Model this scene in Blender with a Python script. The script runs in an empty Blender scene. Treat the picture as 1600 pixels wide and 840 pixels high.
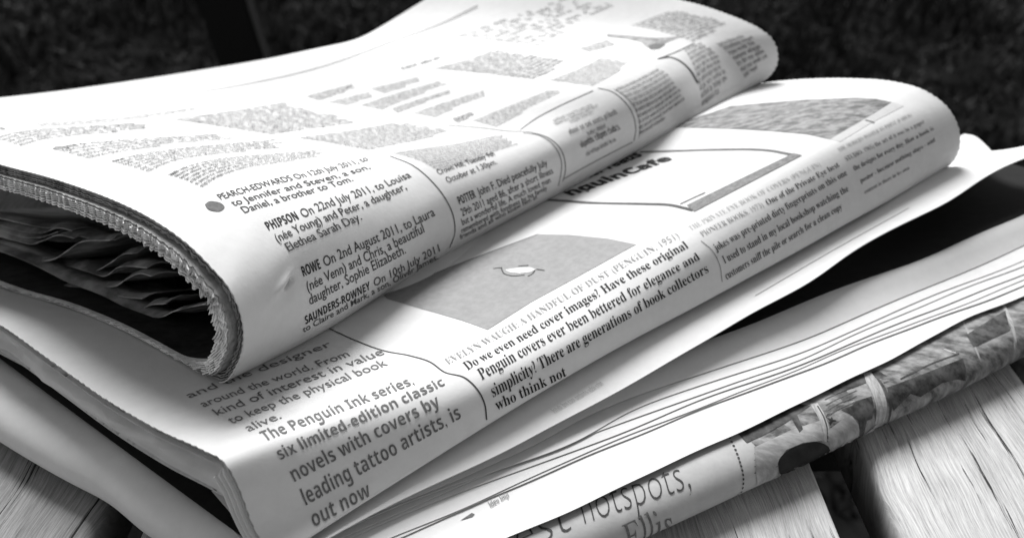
import bpy, bmesh, math, random
import numpy as np
from math import radians, sin, cos, pi
from mathutils import Vector
from mathutils.kdtree import KDTree
from mathutils.geometry import delaunay_2d_cdt

# ------------------------------------------------------------------ camera, world, sun, exposure
SC = bpy.context.scene
COL = SC.collection
K = 0.00577                     # metres per working unit
FPX, PITCH, HC = 1500.0, 30.0, 26.0
cam_d = bpy.data.cameras.new('camera')
cam = bpy.data.objects.new('camera', cam_d)
COL.objects.link(cam)
cam.location = (0, 0, HC * K)
cam.rotation_euler = (radians(90 - PITCH), 0, 0)
cam_d.sensor_width = 36
cam_d.lens = 36 * FPX / 1600
cam_d.clip_start = 0.01
cam_d.clip_end = 200
cam_d.dof.use_dof = True
cam_d.dof.focus_distance = 36 * K
cam_d.dof.aperture_fstop = 20
SC.camera = cam

SUN_DIR = Vector((-0.22, 0.85, 0.92)).normalized()
w = bpy.data.worlds.new('World')
SC.world = w
w.use_nodes = True
nt = w.node_tree
bg = nt.nodes['Background']
sky = nt.nodes.new('ShaderNodeTexSky')
sky.sky_type = 'NISHITA'
sky.sun_disc = False
sky.sun_elevation = math.asin(SUN_DIR.z)
sky.sun_rotation = math.atan2(SUN_DIR.x, SUN_DIR.y)
bwn = nt.nodes.new('ShaderNodeRGBToBW')         # black and white photograph
nt.links.new(sky.outputs[0], bwn.inputs[0])
nt.links.new(bwn.outputs[0], bg.inputs[0])
bg.inputs[1].default_value = 0.04
sd = bpy.data.lights.new('sun', 'SUN')
sd.energy = 1.5
sd.angle = radians(30)
sun = bpy.data.objects.new('sun', sd)
COL.objects.link(sun)
sun.rotation_euler = SUN_DIR.to_track_quat('Z', 'Y').to_euler()
SC.view_settings.view_transform = 'Standard'
SC.view_settings.look = 'None'
SC.view_settings.gamma = 1
SC.view_settings.exposure = 2.27
SC.cycles.max_bounces = 6
SC.cycles.diffuse_bounces = 3

rng = np.random.default_rng(7)
random.seed(7)

# ------------------------------------------------------------------ camera geometry (units)
S_, C_ = sin(radians(PITCH)), cos(radians(PITCH))
OC = np.array([0, 0, HC])


def ray(u, v):
    d = (v - 420) / FPX
    return np.array([(u - 800) / FPX, C_ - d * S_, -(S_ + d * C_)])


def un(u, v, z):
    r = ray(u, v)
    return OC + r * ((z - HC) / r[2])


def proj(P):
    P = np.asarray(P, float)
    h = HC - P[..., 2]
    zc = P[..., 1] * C_ + h * S_
    return np.stack([800 + FPX * P[..., 0] / zc, 420 + FPX * (h * C_ - P[..., 1] * S_) / zc], -1)


def sect(pix, a, head):
    """points of a curve that lies in the upright plane through a with the given heading"""
    h = radians(head)
    n = np.array([-sin(h), cos(h), 0])
    return np.array([OC + ray(u, v) * (((a - OC) @ n) / (ray(u, v) @ n)) for u, v in pix])


def herm(xs, Ps, xq):
    xs = np.asarray(xs, float)
    Ps = np.asarray(Ps, float)
    n = len(xs)
    d = np.diff(Ps, axis=0) / np.diff(xs).reshape((-1,) + (1,) * (Ps.ndim - 1))
    T = np.zeros_like(Ps)
    T[0], T[-1] = d[0], d[-1]
    for i in range(1, n - 1):
        h0, h1 = xs[i] - xs[i - 1], xs[i + 1] - xs[i]
        T[i] = (d[i - 1] * h1 + d[i] * h0) / (h0 + h1)
    xq = np.clip(xq, xs[0], xs[-1])
    k = np.clip(np.searchsorted(xs, xq, 'right') - 1, 0, n - 2)
    h = xs[k + 1] - xs[k]
    sh = (-1,) + (1,) * (Ps.ndim - 1)
    f = ((xq - xs[k]) / h).reshape(sh)
    h = h.reshape(sh)
    return ((2 * f**3 - 3 * f**2 + 1) * Ps[k] + (f**3 - 2 * f**2 + f) * h * T[k]
            + (-2 * f**3 + 3 * f**2) * Ps[k + 1] + (f**3 - f**2) * h * T[k + 1])


def polycurve(P, n):
    P = np.asarray(P, float)
    c = np.r_[0, np.cumsum(np.linalg.norm(np.diff(P, axis=0), axis=1))]
    return herm(c, P, np.linspace(0, c[-1], n))


def resample(P, anchor, ns, nu):
    """spline through P; ns samples up to P[anchor], nu samples beyond it, even in arc length"""
    c = np.r_[0, np.cumsum(np.linalg.norm(np.diff(P, axis=0), axis=1) ** 0.75)]
    D = herm(c, P, np.linspace(0, c[-1], 900))
    L = np.r_[0, np.cumsum(np.linalg.norm(np.diff(D, axis=0), axis=1))]
    la = np.interp(c[anchor], np.linspace(0, c[-1], 900), L)
    q = np.linspace(0, la, ns)
    if nu:
        q = np.r_[q, np.linspace(la, L[-1], nu + 1)[1:]]
    return np.stack([np.interp(q, L, D[:, i]) for i in range(3)], 1)


def smooth(G, it, ax):
    for _ in range(it):
        G = G.copy()
        if ax == 0:
            G[1:-1] = (G[:-2] + 2 * G[1:-1] + G[2:]) / 4
        else:
            G[:, 1:-1] = (G[:, :-2] + 2 * G[:, 1:-1] + G[:, 2:]) / 4
    return G


class Surf:
    """a sheet: dense grid of points G[t, s]; s runs across from the back to the fold, t along the fold"""

    def __init__(self, G, smax=None):
        self.G = G
        nt_, ns_ = G.shape[:2]
        ds = np.gradient(G, axis=1)
        dt = np.gradient(G, axis=0)
        N = np.cross(ds, dt)
        N /= np.linalg.norm(N, axis=2, keepdims=True) + 1e-12
        if N[nt_ // 2, ns_ // 6, 2] < 0:
            N = -N
        self.N = N
        view = OC - G
        fac = (N * view).sum(2) > 0.02 * np.linalg.norm(view, axis=2)
        if smax:
            fac[:, smax:] = False
        self.fac = fac
        self.P2 = proj(G)
        self.kd = KDTree(int(fac.sum()))
        for i, j in zip(*np.nonzero(fac)):
            self.kd.insert((self.P2[i, j, 0], self.P2[i, j, 1], 0), int(i * ns_ + j))
        self.kd.balance()

    def bil(self, A, t, s):
        nt_, ns_ = A.shape[:2]
        t = np.clip(np.asarray(t, float), 0, nt_ - 1.0001)
        s = np.clip(np.asarray(s, float), 0, ns_ - 1.0001)
        i, j = t.astype(int), s.astype(int)
        a, b = (t - i)[..., None], (s - j)[..., None]
        return (A[i, j] * (1 - a) * (1 - b) + A[i + 1, j] * a * (1 - b)
                + A[i, j + 1] * (1 - a) * b + A[i + 1, j + 1] * a * b)

    def inv(self, u, v):
        """grid coordinates (t, s) of the surface point seen at a photo pixel"""
        co, idx, _ = self.kd.find((u, v, 0))
        ns_ = self.G.shape[1]
        t, s = float(idx // ns_), float(idx % ns_)
        for _ in range(6):
            p = self.bil(self.P2, t, s)
            e = np.array([u, v]) - p
            if abs(e).max() < 0.02:
                break
            jt = (self.bil(self.P2, t + .4, s) - self.bil(self.P2, t - .4, s)) / .8
            js = (self.bil(self.P2, t, s + .4) - self.bil(self.P2, t, s - .4)) / .8
            M = np.array([jt, js]).T
            if abs(np.linalg.det(M)) < 1e-6:
                break
            d = np.clip(np.linalg.solve(M, e), -4, 4)
            t, s = t + d[0], s + d[1]
        return np.array([t, s])

    def at(self, ts, off=0.02):
        ts = np.asarray(ts, float)
        n = self.bil(self.N, ts[..., 0], ts[..., 1])
        return self.bil(self.G, ts[..., 0], ts[..., 1]) + n * off

    def pix(self, u, v, off=0.0):
        return self.at(self.inv(u, v), off)

    def zat(self, x, y):
        D = (self.G[..., 0] - x) ** 2 + (self.G[..., 1] - y) ** 2
        D = D + (self.N[..., 2] < 0.1) * 1e6
        k = np.unravel_index(D.argmin(), D.shape)
        return float(self.G[k][2])


# ------------------------------------------------------------------ object helpers
def put(name, me, parent=None, mat=None):
    o = bpy.data.objects.new(name, me)
    COL.objects.link(o)
    if parent is not None:
        o.parent = parent
        o.matrix_parent_inverse = parent.matrix_world.inverted()
    if mat is not None:
        me.materials.append(mat)
    return o


def thing(name, label, cat, loc, group=None):
    o = bpy.data.objects.new(name, None)
    COL.objects.link(o)
    o.empty_display_size = 0.02
    o.location = Vector(loc) * K
    bpy.context.view_layer.update()
    o['label'] = label
    o['category'] = cat
    if group:
        o['group'] = group
    return o


def mesh(name, V, F, parent=None, mat=None, flat=False):
    me = bpy.data.meshes.new(name)
    V = np.asarray(V, float) * K
    me.from_pydata(V.tolist(), [], F if isinstance(F, list) else F.tolist())
    if not flat:
        me.polygons.foreach_set('use_smooth', [True] * len(me.polygons))
    me.update()
    return put(name, me, parent, mat)


def gridfaces(a, b, base=0, flip=False):
    i, j = np.meshgrid(np.arange(a - 1), np.arange(b - 1), indexing='ij')
    q = base + i * b + j
    F = np.stack([q, q + 1, q + b + 1, q + b], -1).reshape(-1, 4)
    return F[:, ::-1] if flip else F


def sheet(name, G, N, th, parent, mat, drop=0.0, taper=None):
    """closed thin sheet of paper; G outer grid, N outward normals"""
    a, b = G.shape[:2]
    tp = 1.0 if taper is None else taper[None, :, None]
    Vo = (G - N * drop * tp).reshape(-1, 3)
    Vi = (G - N * (drop + th) * tp).reshape(-1, 3)
    F = [gridfaces(a, b, 0, True), gridfaces(a, b, a * b)]
    V = [Vo, Vi]
    base = 2 * a * b
    idx = np.arange(a * b).reshape(a, b)
    for loop in (idx[0], idx[-1][::-1], idx[:, -1], idx[::-1, 0]):
        n = len(loop)
        V += [Vo[loop], Vi[loop]]
        k = np.arange(n - 1)
        F.append(np.stack([base + k, base + k + 1, base + n + k + 1, base + n + k], 1))
        base += 2 * n
    return mesh(name, np.concatenate(V), np.concatenate(F), parent, mat)


# ------------------------------------------------------------------ materials (all greys: a black and white photograph)
def new_mat(name, rough=0.9, spec=0.15):
    m = bpy.data.materials.new(name)
    m.use_nodes = True
    b = m.node_tree.nodes['Principled BSDF']
    b.inputs['Roughness'].default_value = rough
    b.inputs['Specular IOR Level'].default_value = spec
    return m, m.node_tree, b


def coords(t, scale=(1, 1, 1), rot=(0, 0, 0)):
    tc = t.nodes.new('ShaderNodeTexCoord')
    mp = t.nodes.new('ShaderNodeMapping')
    mp.inputs['Scale'].default_value = scale
    mp.inputs['Rotation'].default_value = rot
    t.links.new(tc.outputs['Object'], mp.inputs[0])
    return mp.outputs[0]


def noise(t, vec, scale, detail=4, rough=0.6):
    n = t.nodes.new('ShaderNodeTexNoise')
    n.inputs['Scale'].default_value = scale
    n.inputs['Detail'].default_value = detail
    n.inputs['Roughness'].default_value = rough
    t.links.new(vec, n.inputs['Vector'])
    return n.outputs[0]


def ramp(t, fac, stops):
    r = t.nodes.new('ShaderNodeValToRGB')
    e = r.color_ramp.elements
    while len(e) < len(stops):
        e.new(0.5)
    for k, (p, c) in enumerate(stops):
        e[k].position = p
        e[k].color = (c, c, c, 1)
    t.links.new(fac, r.inputs[0])
    return r.outputs[0]


def bump(t, b, h, strength, dist):
    n = t.nodes.new('ShaderNodeBump')
    n.inputs['Strength'].default_value = strength
    n.inputs['Distance'].default_value = dist
    t.links.new(h, n.inputs['Height'])
    t.links.new(n.outputs[0], b.inputs['Normal'])


def paper_mat(name, g, var=0.04, bdist=0.00006):
    m, t, b = new_mat(name, 0.85, 0.12)
    v = coords(t)
    n1 = noise(t, v, 260, 6, 0.7)
    t.links.new(ramp(t, n1, [(0.3, g * (1 - var)), (0.7, g * (1 + var))]), b.inputs['Base Color'])
    n2 = noise(t, coords(t), 900, 3, 0.6)
    n3 = noise(t, coords(t), 45, 3, 0.5)
    mx = t.nodes.new('ShaderNodeMath')
    mx.operation = 'MULTIPLY_ADD'
    mx.inputs[1].default_value = 4.0
    t.links.new(n3, mx.inputs[0])
    t.links.new(n2, mx.inputs[2])
    bump(t, b, mx.outputs[0], 0.6, bdist)
    return m


def ink_mat(name, g, speck=0.25, sc=900):
    m, t, b = new_mat(name, 0.8, 0.15)
    n = noise(t, coords(t), sc, 3, 0.7)
    t.links.new(ramp(t, n, [(0.35, g * (1 - speck)), (0.72, g * (1 + speck * 1.6))]), b.inputs['Base Color'])
    return m


def photo_mat(name, lo, hi, sc, stretch=(1, 1, 1), p0=.38, p1=.62):
    m, t, b = new_mat(name, 0.7, 0.2)
    n = noise(t, coords(t, stretch, (0, 0, radians(41))), sc, 6, 0.65)
    t.links.new(ramp(t, n, [(p0, lo), (p1, hi)]), b.inputs['Base Color'])
    return m


PAPER = paper_mat('newsprint', 0.52)
PAPER_W = paper_mat('whiter_newsprint', 0.56)
PAPER_G = paper_mat('greyer_newsprint', 0.33, 0.08)
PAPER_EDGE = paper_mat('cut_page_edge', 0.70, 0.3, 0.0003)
PAPER_EDGE2 = paper_mat('cut_page_edge_shade', 0.26, 0.6, 0.0003)  # darker copy of the cut edge, painting shade on the recessed sheets
PAPER_SHADE_BLACK = paper_mat('paper_void_shade', 0.008, 0.3)  # black that stands in for deep shade in the fold voids
PAPER_SHADE_DARK = paper_mat('paper_lining_shade', 0.02, 0.7)  # darkness of the hollow fold, painted into its lining
PAPER_CR = photo_mat('crumpled_page_shading', .10, .42, 60, (1, 1, 4), .4, .66)  # pale and dark streaks paint highlights and shade on the crumpled pages
INK = ink_mat('ink_black', 0.045)
INK_H = ink_mat('ink_heavy', 0.016)
INK_M = ink_mat('ink_grey', 0.11)
INK_L = ink_mat('ink_light', 0.22)
INK_XL = ink_mat('ink_faint', 0.34, .12)

# ------------------------------------------------------------------ printing
FONTS = {'sans': None, 'serif': (0x1D400, 0x1D41A), 'italic': (0x1D434, 0x1D44E),
         'bsans': (0x1D5D4, 0x1D5EE), 'serifit': (0x1D468, 0x1D482)}
_h = {}


def flat_text(s, font, off=0.0):
    def cv(c):
        f = FONTS[font]
        if f and 'A' <= c <= 'Z':
            return chr(f[0] + ord(c) - 65)
        if f and 'a' <= c <= 'z' and not (font == 'italic' and c == 'h'):
            return chr(f[1] + ord(c) - 97)
        if font == 'italic' and c == 'h':
            return '\u210e'
        return c
    c = bpy.data.curves.new('t', 'FONT')
    c.body = ''.join(cv(x) for x in s)
    c.resolution_u = 3
    c.offset = off
    o = bpy.data.objects.new('t', c)
    COL.objects.link(o)
    dg = bpy.context.evaluated_depsgraph_get()
    me = o.evaluated_get(dg).to_mesh()
    me.calc_loop_triangles()
    V = np.array([v.co[:2] for v in me.vertices])
    T = np.array([t.vertices[:] for t in me.loop_triangles], int)
    o.evaluated_get(dg).to_mesh_clear()
    bpy.data.objects.remove(o)
    bpy.data.curves.remove(c)
    return V, T


def capheight(font):
    if font not in _h:
        V, T = flat_text('H', font)
        _h[font] = V[:, 1].max()
    return _h[font]


def subdiv(V, T, lim):
    """split triangles until no edge is longer than lim (V are 2D text coordinates)"""
    V = [tuple(p) for p in V]
    out = []
    st = [tuple(t) for t in T]
    mid = {}
    while st:
        a, b, c = st.pop()
        L = [math.dist(V[a], V[b]), math.dist(V[b], V[c]), math.dist(V[c], V[a])]
        m = max(L)
        if m <= lim:
            out.append((a, b, c))
            continue
        k = L.index(m)
        if k == 1:
            a, b, c = b, c, a
        elif k == 2:
            a, b, c = c, a, b
        key = (min(a, b), max(a, b))
        if key not in mid:
            mid[key] = len(V)
            V.append(((V[a][0] + V[b][0]) / 2, (V[a][1] + V[b][1]) / 2))
        q = mid[key]
        st += [(a, q, c), (q, b, c)]
    return np.array(V), np.array(out, int)


def text(surf, s, p0, p1, up, mat, parent, font='sans', up1=None, off=0.0, name='text_line', lift=0.022, asc=None):
    V, T = flat_text(s, font, off)
    x0, x1 = V[:, 0].min(), V[:, 0].max()
    ch = (asc or 1.0) * capheight(font)
    V, T = subdiv(V, T, 0.16)
    X = (V[:, 0] - x0) / (x1 - x0)
    Y = V[:, 1] / ch
    up1 = up1 or up
    kx = np.linspace(0, 1, 7)
    lo_, hi_ = [], []
    for f in kx:
        q = (p0[0] + (p1[0] - p0[0]) * f, p0[1] + (p1[1] - p0[1]) * f)
        a = surf.inv(*q)
        lo_.append(a)
        hi_.append(surf.inv(q[0] + up[0] + (up1[0] - up[0]) * f, q[1] + up[1] + (up1[1] - up[1]) * f) - a)
    lo_, hi_ = np.array(lo_), np.array(hi_)
    # a printed line bends gently: fit parabolas through the sampled points
    fit = lambda M, xs: np.stack([np.polyval(np.polyfit(kx, M[:, i], 2), xs) for i in (0, 1)], 1)
    ts = fit(lo_, X) + fit(hi_, X) * Y[:, None]
    return mesh(name, surf.at(ts, lift), T, parent, mat, True)


GL = {  # simple small letterforms for body copy too small to read: bars as x0,y0,x1,y1 in x-height units
    'a': [(0, 0, .16, 1), (.42, 0, .58, 1), (0, .84, .58, 1)], 'b': [(0, 0, .16, 1.5), (.42, 0, .58, 1), (0, 0, .58, .14), (0, .86, .58, 1)],
    'c': [(0, 0, .16, 1), (0, 0, .5, .15), (0, .85, .5, 1)], 'd': [(.42, 0, .58, 1.5), (0, 0, .16, 1), (0, 0, .58, .14), (0, .86, .58, 1)],
    'e': [(0, 0, .16, 1), (0, 0, .5, .14), (0, .43, .5, .56), (0, .86, .5, 1), (.38, .43, .52, 1)], 'i': [(0, 0, .17, 1), (0, 1.2, .17, 1.38)],
    'l': [(0, 0, .17, 1.5)], 'm': [(0, 0, .15, 1), (.36, 0, .51, 1), (.72, 0, .87, 1), (0, .86, .87, 1)],
    'o': [(0, 0, .15, 1), (.42, 0, .57, 1), (0, 0, .57, .14), (0, .86, .57, 1)], 'p': [(0, -.45, .16, 1), (.42, 0, .58, 1), (0, 0, .58, .14), (0, .86, .58, 1)],
    's': [(0, 0, .5, .15), (0, .43, .5, .57), (0, .85, .5, 1), (0, .5, .14, 1), (.37, 0, .5, .5)], 't': [(.12, 0, .28, 1.35), (0, .86, .42, 1)],
    'v': [(0, .1, .16, 1), (.36, .1, .52, 1), (.12, 0, .4, .14)]}
GK = list(GL)


def block(surf, TL, TR, BR, BL, n, mat, parent, rag=0.06, fill=0.58, seed=0, bold0=False, center=False, name='body_text', gap=.2, dens=1.0):
    """n lines of small body copy inside four photo corners"""
    r = random.Random(seed * 91 + n)
    c = [surf.inv(*p) for p in (TL, TR, BR, BL)]
    P = [surf.at(q, 0) for q in c]
    W = (np.linalg.norm(P[1] - P[0]) + np.linalg.norm(P[2] - P[3])) / 2
    H = (np.linalg.norm(P[3] - P[0]) + np.linalg.norm(P[2] - P[1])) / 2
    pitch = H / n
    xh = pitch * fill
    Q = []
    for k in range(n):
        yb = (k + 0.85) * pitch
        end = W * (1 - (r.random() * rag if k < n - 1 else r.random() * 0.6 * (rag > 0)))
        x = 0
        if center:
            m = (W - end) / 2 + W * .1 * r.random()
            x, end = m, W - m
        first = True
        while x < end:
            for _ in range(r.randint(2, 8)):
                g = r.choice(GK)
                wd = max(b[2] for b in GL[g]) * xh * .8
                if x + wd > end:
                    break
                if r.random() < dens:
                    for b in GL[g]:
                        e = .04 if (bold0 and k == 0 and first) else 0
                        Q.append((x + (b[0] - e) * xh * .8, yb - b[1] * xh, x + (b[2] + e) * xh * .8, yb - b[3] * xh))
                x += wd + xh * .16
            x += xh * (.26 + gap * r.random())
            first = False
            if end - x < xh:
                break
    if not Q:
        return None
    Q = np.array(Q)
    R = np.stack([Q[:, [0, 1]], Q[:, [2, 1]], Q[:, [2, 3]], Q[:, [0, 3]]], 1).reshape(-1, 2)
    X, Y = (R[:, :1] / W), (R[:, 1:] / H)
    ts = c[0] * (1 - X) * (1 - Y) + c[1] * X * (1 - Y) + c[2] * X * Y + c[3] * (1 - X) * Y
    F = np.arange(len(R)).reshape(-1, 4)
    return mesh(name, surf.at(ts, 0.035), F, parent, mat, True)


def rule(surf, pts, wpx, mat, parent, name='printed_rule', n=None, lift=0.022):
    """thin printed line through photo points; width in units"""
    pts = polycurve(np.array([(p[0], p[1], 0) for p in pts], float), n or max(12, len(pts) * 8))[:, :2]
    ts = np.array([surf.inv(*p) for p in pts])
    P = surf.at(ts, lift)
    Nn = surf.bil(surf.N, ts[:, 0], ts[:, 1])
    T = np.gradient(P, axis=0)
    B = np.cross(Nn, T)
    B /= np.linalg.norm(B, axis=1, keepdims=True) + 1e-9
    wv = np.asarray(wpx) * np.ones(len(P))
    V = np.stack([P - B * wv[:, None] / 2, P + B * wv[:, None] / 2], 1).reshape(-1, 3)
    k = np.arange(len(P) - 1) * 2
    return mesh(name, V, np.stack([k, k + 1, k + 3, k + 2], 1), parent, mat, True)


SD_REF = {}


def patch(surf, poly, mat, parent, name='printed_picture', step=9, lift=0.014, curve=0):
    if surf is SD_REF.get('D'):
        step, lift = min(step, 4.5), lift + .012
        curve = curve or (len(poly) * 3 if mat is PH_BLK else 0)
    """flat print filling a polygon given in photo points"""
    poly = [tuple(map(float, p)) for p in poly]
    if curve:
        q = np.array([(a, b, 0) for a, b in poly + [poly[0]]])
        poly = [tuple(p[:2]) for p in polycurve(q, curve)[:-1]]
    else:
        d = []
        for k in range(len(poly)):
            a, b = poly[k], poly[(k + 1) % len(poly)]
            m = max(1, int(math.dist(a, b) / step))
            d += [(a[0] + (b[0] - a[0]) * i / m, a[1] + (b[1] - a[1]) * i / m) for i in range(m)]
        poly = d
    X = [p[0] for p in poly]
    Y = [p[1] for p in poly]
    n = len(poly)

    def inside(x, y):
        c = False
        j = n - 1
        for i in range(n):
            if (Y[i] > y) != (Y[j] > y) and x < (X[j] - X[i]) * (y - Y[i]) / (Y[j] - Y[i]) + X[i]:
                c = not c
            j = i
        return c
    pts = [Vector(p) for p in poly]
    x = min(X) + step / 2
    while x < max(X):
        y = min(Y) + step / 2
        while y < max(Y):
            if inside(x, y) and min((x - a)**2 + (y - b)**2 for a, b in poly) > (step * .35)**2:
                pts.append(Vector((x, y)))
            y += step
        x += step
    vs, _, fs, *_ = delaunay_2d_cdt(pts, [], [list(range(n))], 1, 1e-4)
    V = surf.at(np.array([surf.inv(p[0], p[1]) for p in vs]), lift)
    return mesh(name, V, [list(f) for f in fs], parent, mat)


def grid_from_rows(rows, anchors_idx, nt_, ns_, nu, sm=2):
    R = np.array([resample(r, a, ns_, nu) for r, a in zip(rows, anchors_idx)])
    mid = R[:, ns_ // 2:, :].mean(1)
    c = np.r_[0, np.cumsum(np.linalg.norm(np.diff(mid, axis=0), axis=1))]
    G = herm(c, R, np.linspace(0, c[-1], nt_))
    G = smooth(G, sm, 0)
    return smooth(G, sm, 1)


def wrinkle(G, amp, seed, fs=1.0):
    r = np.random.default_rng(seed)
    H = np.zeros(G.shape[:2])
    a, b = G.shape[:2]
    T, S = np.meshgrid(np.linspace(0, 1, a), np.linspace(0, 1, b), indexing='ij')
    for _ in range(14):
        ft, fq = r.normal(0, 9 * fs), r.normal(0, 5 * fs)
        H += np.sin(ft * T * 2 + fq * S * 2 + r.random() * 6.3) / (1 + .12 * math.hypot(ft, fq))
    Nn = np.cross(np.gradient(G, axis=1), np.gradient(G, axis=0))
    Nn /= np.linalg.norm(Nn, axis=2, keepdims=True)
    return G + Nn * (H * amp / 3)[..., None]


def teeth(G, amp, period, side=0, seed=0, rough=.3):
    """zigzag cut of a newspaper edge along t = 0 (side 0) or the last row (side -1)"""
    r = np.random.default_rng(seed)
    G = G.copy()
    i0, i1 = (0, 1) if side == 0 else (-1, -2)
    d = G[i0] - G[i1]
    d /= np.linalg.norm(d, axis=1, keepdims=True) + 1e-9
    L = np.r_[0, np.cumsum(np.linalg.norm(np.diff(G[i0], axis=0), axis=1))]
    tri = np.abs(((L / period + .13 * np.sin(L * .9 + seed)) % 1) - .5) * 4 - 1
    G[i0] = G[i0] + d * (amp * (tri * (1 - rough) + rough * r.normal(0, .7, len(L))))[:, None]
    return G


# ------------------------------------------------------------------ ground: lawn far below the table
LAWN_Z = -128
m, t, b = new_mat('lawn_ground', 1, 0)
t.links.new(ramp(t, noise(t, coords(t), 9, 8, .7), [(.35, .002), (.65, .010)]), b.inputs['Base Color'])
lawn = mesh('lawn', [(-4000, -800, LAWN_Z), (4000, -800, LAWN_Z), (4000, 9000, LAWN_Z), (-4000, 9000, LAWN_Z)], [[0, 1, 2, 3]], None, m, True)
lawn['kind'] = 'structure'
n = 42000
gx = rng.uniform(-480, 480, n)
gy = rng.uniform(60, 900, n)
hh = rng.uniform(3, 10, n) * (0.6 + 0.8 * (np.sin(gx * .03 + 1) * np.cos(gy * .021) > 0))
an = rng.uniform(0, 2 * pi, n)
lx, ly = rng.normal(0, 3.2, n), rng.normal(0, 3.2, n)
wd = rng.uniform(.5, 1.3, n)
Vg = np.stack([np.stack([gx - np.cos(an) * wd, gy - np.sin(an) * wd, np.full(n, LAWN_Z)], 1),
               np.stack([gx + np.cos(an) * wd, gy + np.sin(an) * wd, np.full(n, LAWN_Z)], 1),
               np.stack([gx + lx, gy + ly, LAWN_Z + hh], 1)], 1).reshape(-1, 3)
m, t, b = new_mat('grass_blades', .8, .1)
t.links.new(ramp(t, noise(t, coords(t), 5, 5, .7), [(.40, .003), (.60, .020), (.74, .10)]), b.inputs['Base Color'])
grass = mesh('grass', Vg, np.arange(3 * n).reshape(-1, 3), None, m, True)
grass['kind'] = 'stuff'
grass['label'] = 'dark blurred grass of the lawn behind the table'
grass['category'] = 'grass'

# slanted dark post behind the papers
m, t, b = new_mat('black_painted_wood', .7, .2)
t.links.new(ramp(t, noise(t, coords(t, (1, 1, .15)), 60, 4, .6), [(.3, .0006), (.7, .0012)]), b.inputs['Base Color'])
pa, pb = un(352, 0, 0), un(388, 105, 0)
ra, rb = ray(352, 0), ray(386, 105)
A1, A2 = OC + ra * 149, OC + rb * 154
ax = (A1 - A2) / np.linalg.norm(A1 - A2)
base = A2 + ax * ((LAWN_Z - A2[2]) / ax[2])
top = A1 + ax * 14
side = np.array([1., 0, 0]) - ax * ax[0]
side /= np.linalg.norm(side)
dep = np.cross(ax, side)
hw, hd = 3.7, 2.2
bmm = bmesh.new()
ring = []
for c0 in (base, (base + top) / 2, top):
    ring.append([bmm.verts.new(Vector(c0 + side * hw * a + dep * hd * c) * K) for a, c in ((-1, -1), (1, -1), (1, 1), (-1, 1))])
for q in range(2):
    for k in range(4):
        bmm.faces.new((ring[q][k], ring[q][(k + 1) % 4], ring[q + 1][(k + 1) % 4], ring[q + 1][k]))
bmm.faces.new(ring[0][::-1])
bmm.faces.new(ring[2])
bmesh.ops.bevel(bmm, geom=[e for e in bmm.edges], offset=.0025, segments=2, affect='EDGES')
me = bpy.data.meshes.new('wooden_post')
bmm.to_mesh(me)
bmm.free()
post = put('wooden_post', me, None, m)
post['label'] = 'black slanted post standing on the dark lawn behind the newspapers'
post['category'] = 'post'

# ------------------------------------------------------------------ slatted table
table = thing('garden_table', 'weathered whitewashed wooden slat table under the stack of newspapers', 'table', (0, 30, LAWN_Z))


def wood_mat(name, seed, lo, hi):
    m, t, b = new_mat(name, .75, .2)
    tc = t.nodes.new('ShaderNodeTexCoord')
    mp = t.nodes.new('ShaderNodeMapping')
    mp.inputs['Location'].default_value = (seed * 3.1, seed * 1.7, 0)
    t.links.new(tc.outputs['Object'], mp.inputs[0])
    # gentle wander of the grain
    wv = noise(t, mp.outputs[0], 14, 2, .5)
    sep = t.nodes.new('ShaderNodeSeparateXYZ')
    t.links.new(mp.outputs[0], sep.inputs[0])
    ad = t.nodes.new('ShaderNodeMath')
    ad.operation = 'MULTIPLY_ADD'
    ad.inputs[1].default_value = .012
    t.links.new(wv, ad.inputs[0])
    t.links.new(sep.outputs[0], ad.inputs[2])

    def stretched(sx, sy, scale, detail, rough):
        mx = t.nodes.new('ShaderNodeMath'); mx.operation = 'MULTIPLY'; mx.inputs[1].default_value = sx
        my = t.nodes.new('ShaderNodeMath'); my.operation = 'MULTIPLY'; my.inputs[1].default_value = sy
        t.links.new(ad.outputs[0], mx.inputs[0])
        t.links.new(sep.outputs[1], my.inputs[0])
        cb = t.nodes.new('ShaderNodeCombineXYZ')
        t.links.new(mx.outputs[0], cb.inputs[0])
        t.links.new(my.outputs[0], cb.inputs[1])
        return noise(t, cb.outputs[0], scale, detail, rough)
    fine = stretched(1, .03, 2600, 5, .75)
    crack = stretched(1, .022, 620, 6, .72)
    big = stretched(1, .16, 80, 3, .5)
    base_c = ramp(t, fine, [(.3, lo), (.62, hi)])
    cr = ramp(t, crack, [(.365, .05), (.405, 1)])
    bg_ = ramp(t, big, [(.3, .72), (.6, 1)])
    m1 = t.nodes.new('ShaderNodeMix'); m1.data_type = 'RGBA'; m1.blend_type = 'MULTIPLY'; m1.inputs[0].default_value = 1
    m2 = t.nodes.new('ShaderNodeMix'); m2.data_type = 'RGBA'; m2.blend_type = 'MULTIPLY'; m2.inputs[0].default_value = 1
    t.links.new(base_c, m1.inputs[6]); t.links.new(cr, m1.inputs[7])
    t.links.new(m1.outputs[2], m2.inputs[6]); t.links.new(bg_, m2.inputs[7])
    t.links.new(m2.outputs[2], b.inputs['Base Color'])
    bump(t, b, m1.outputs[2], .6, .0005)
    return m


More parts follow.
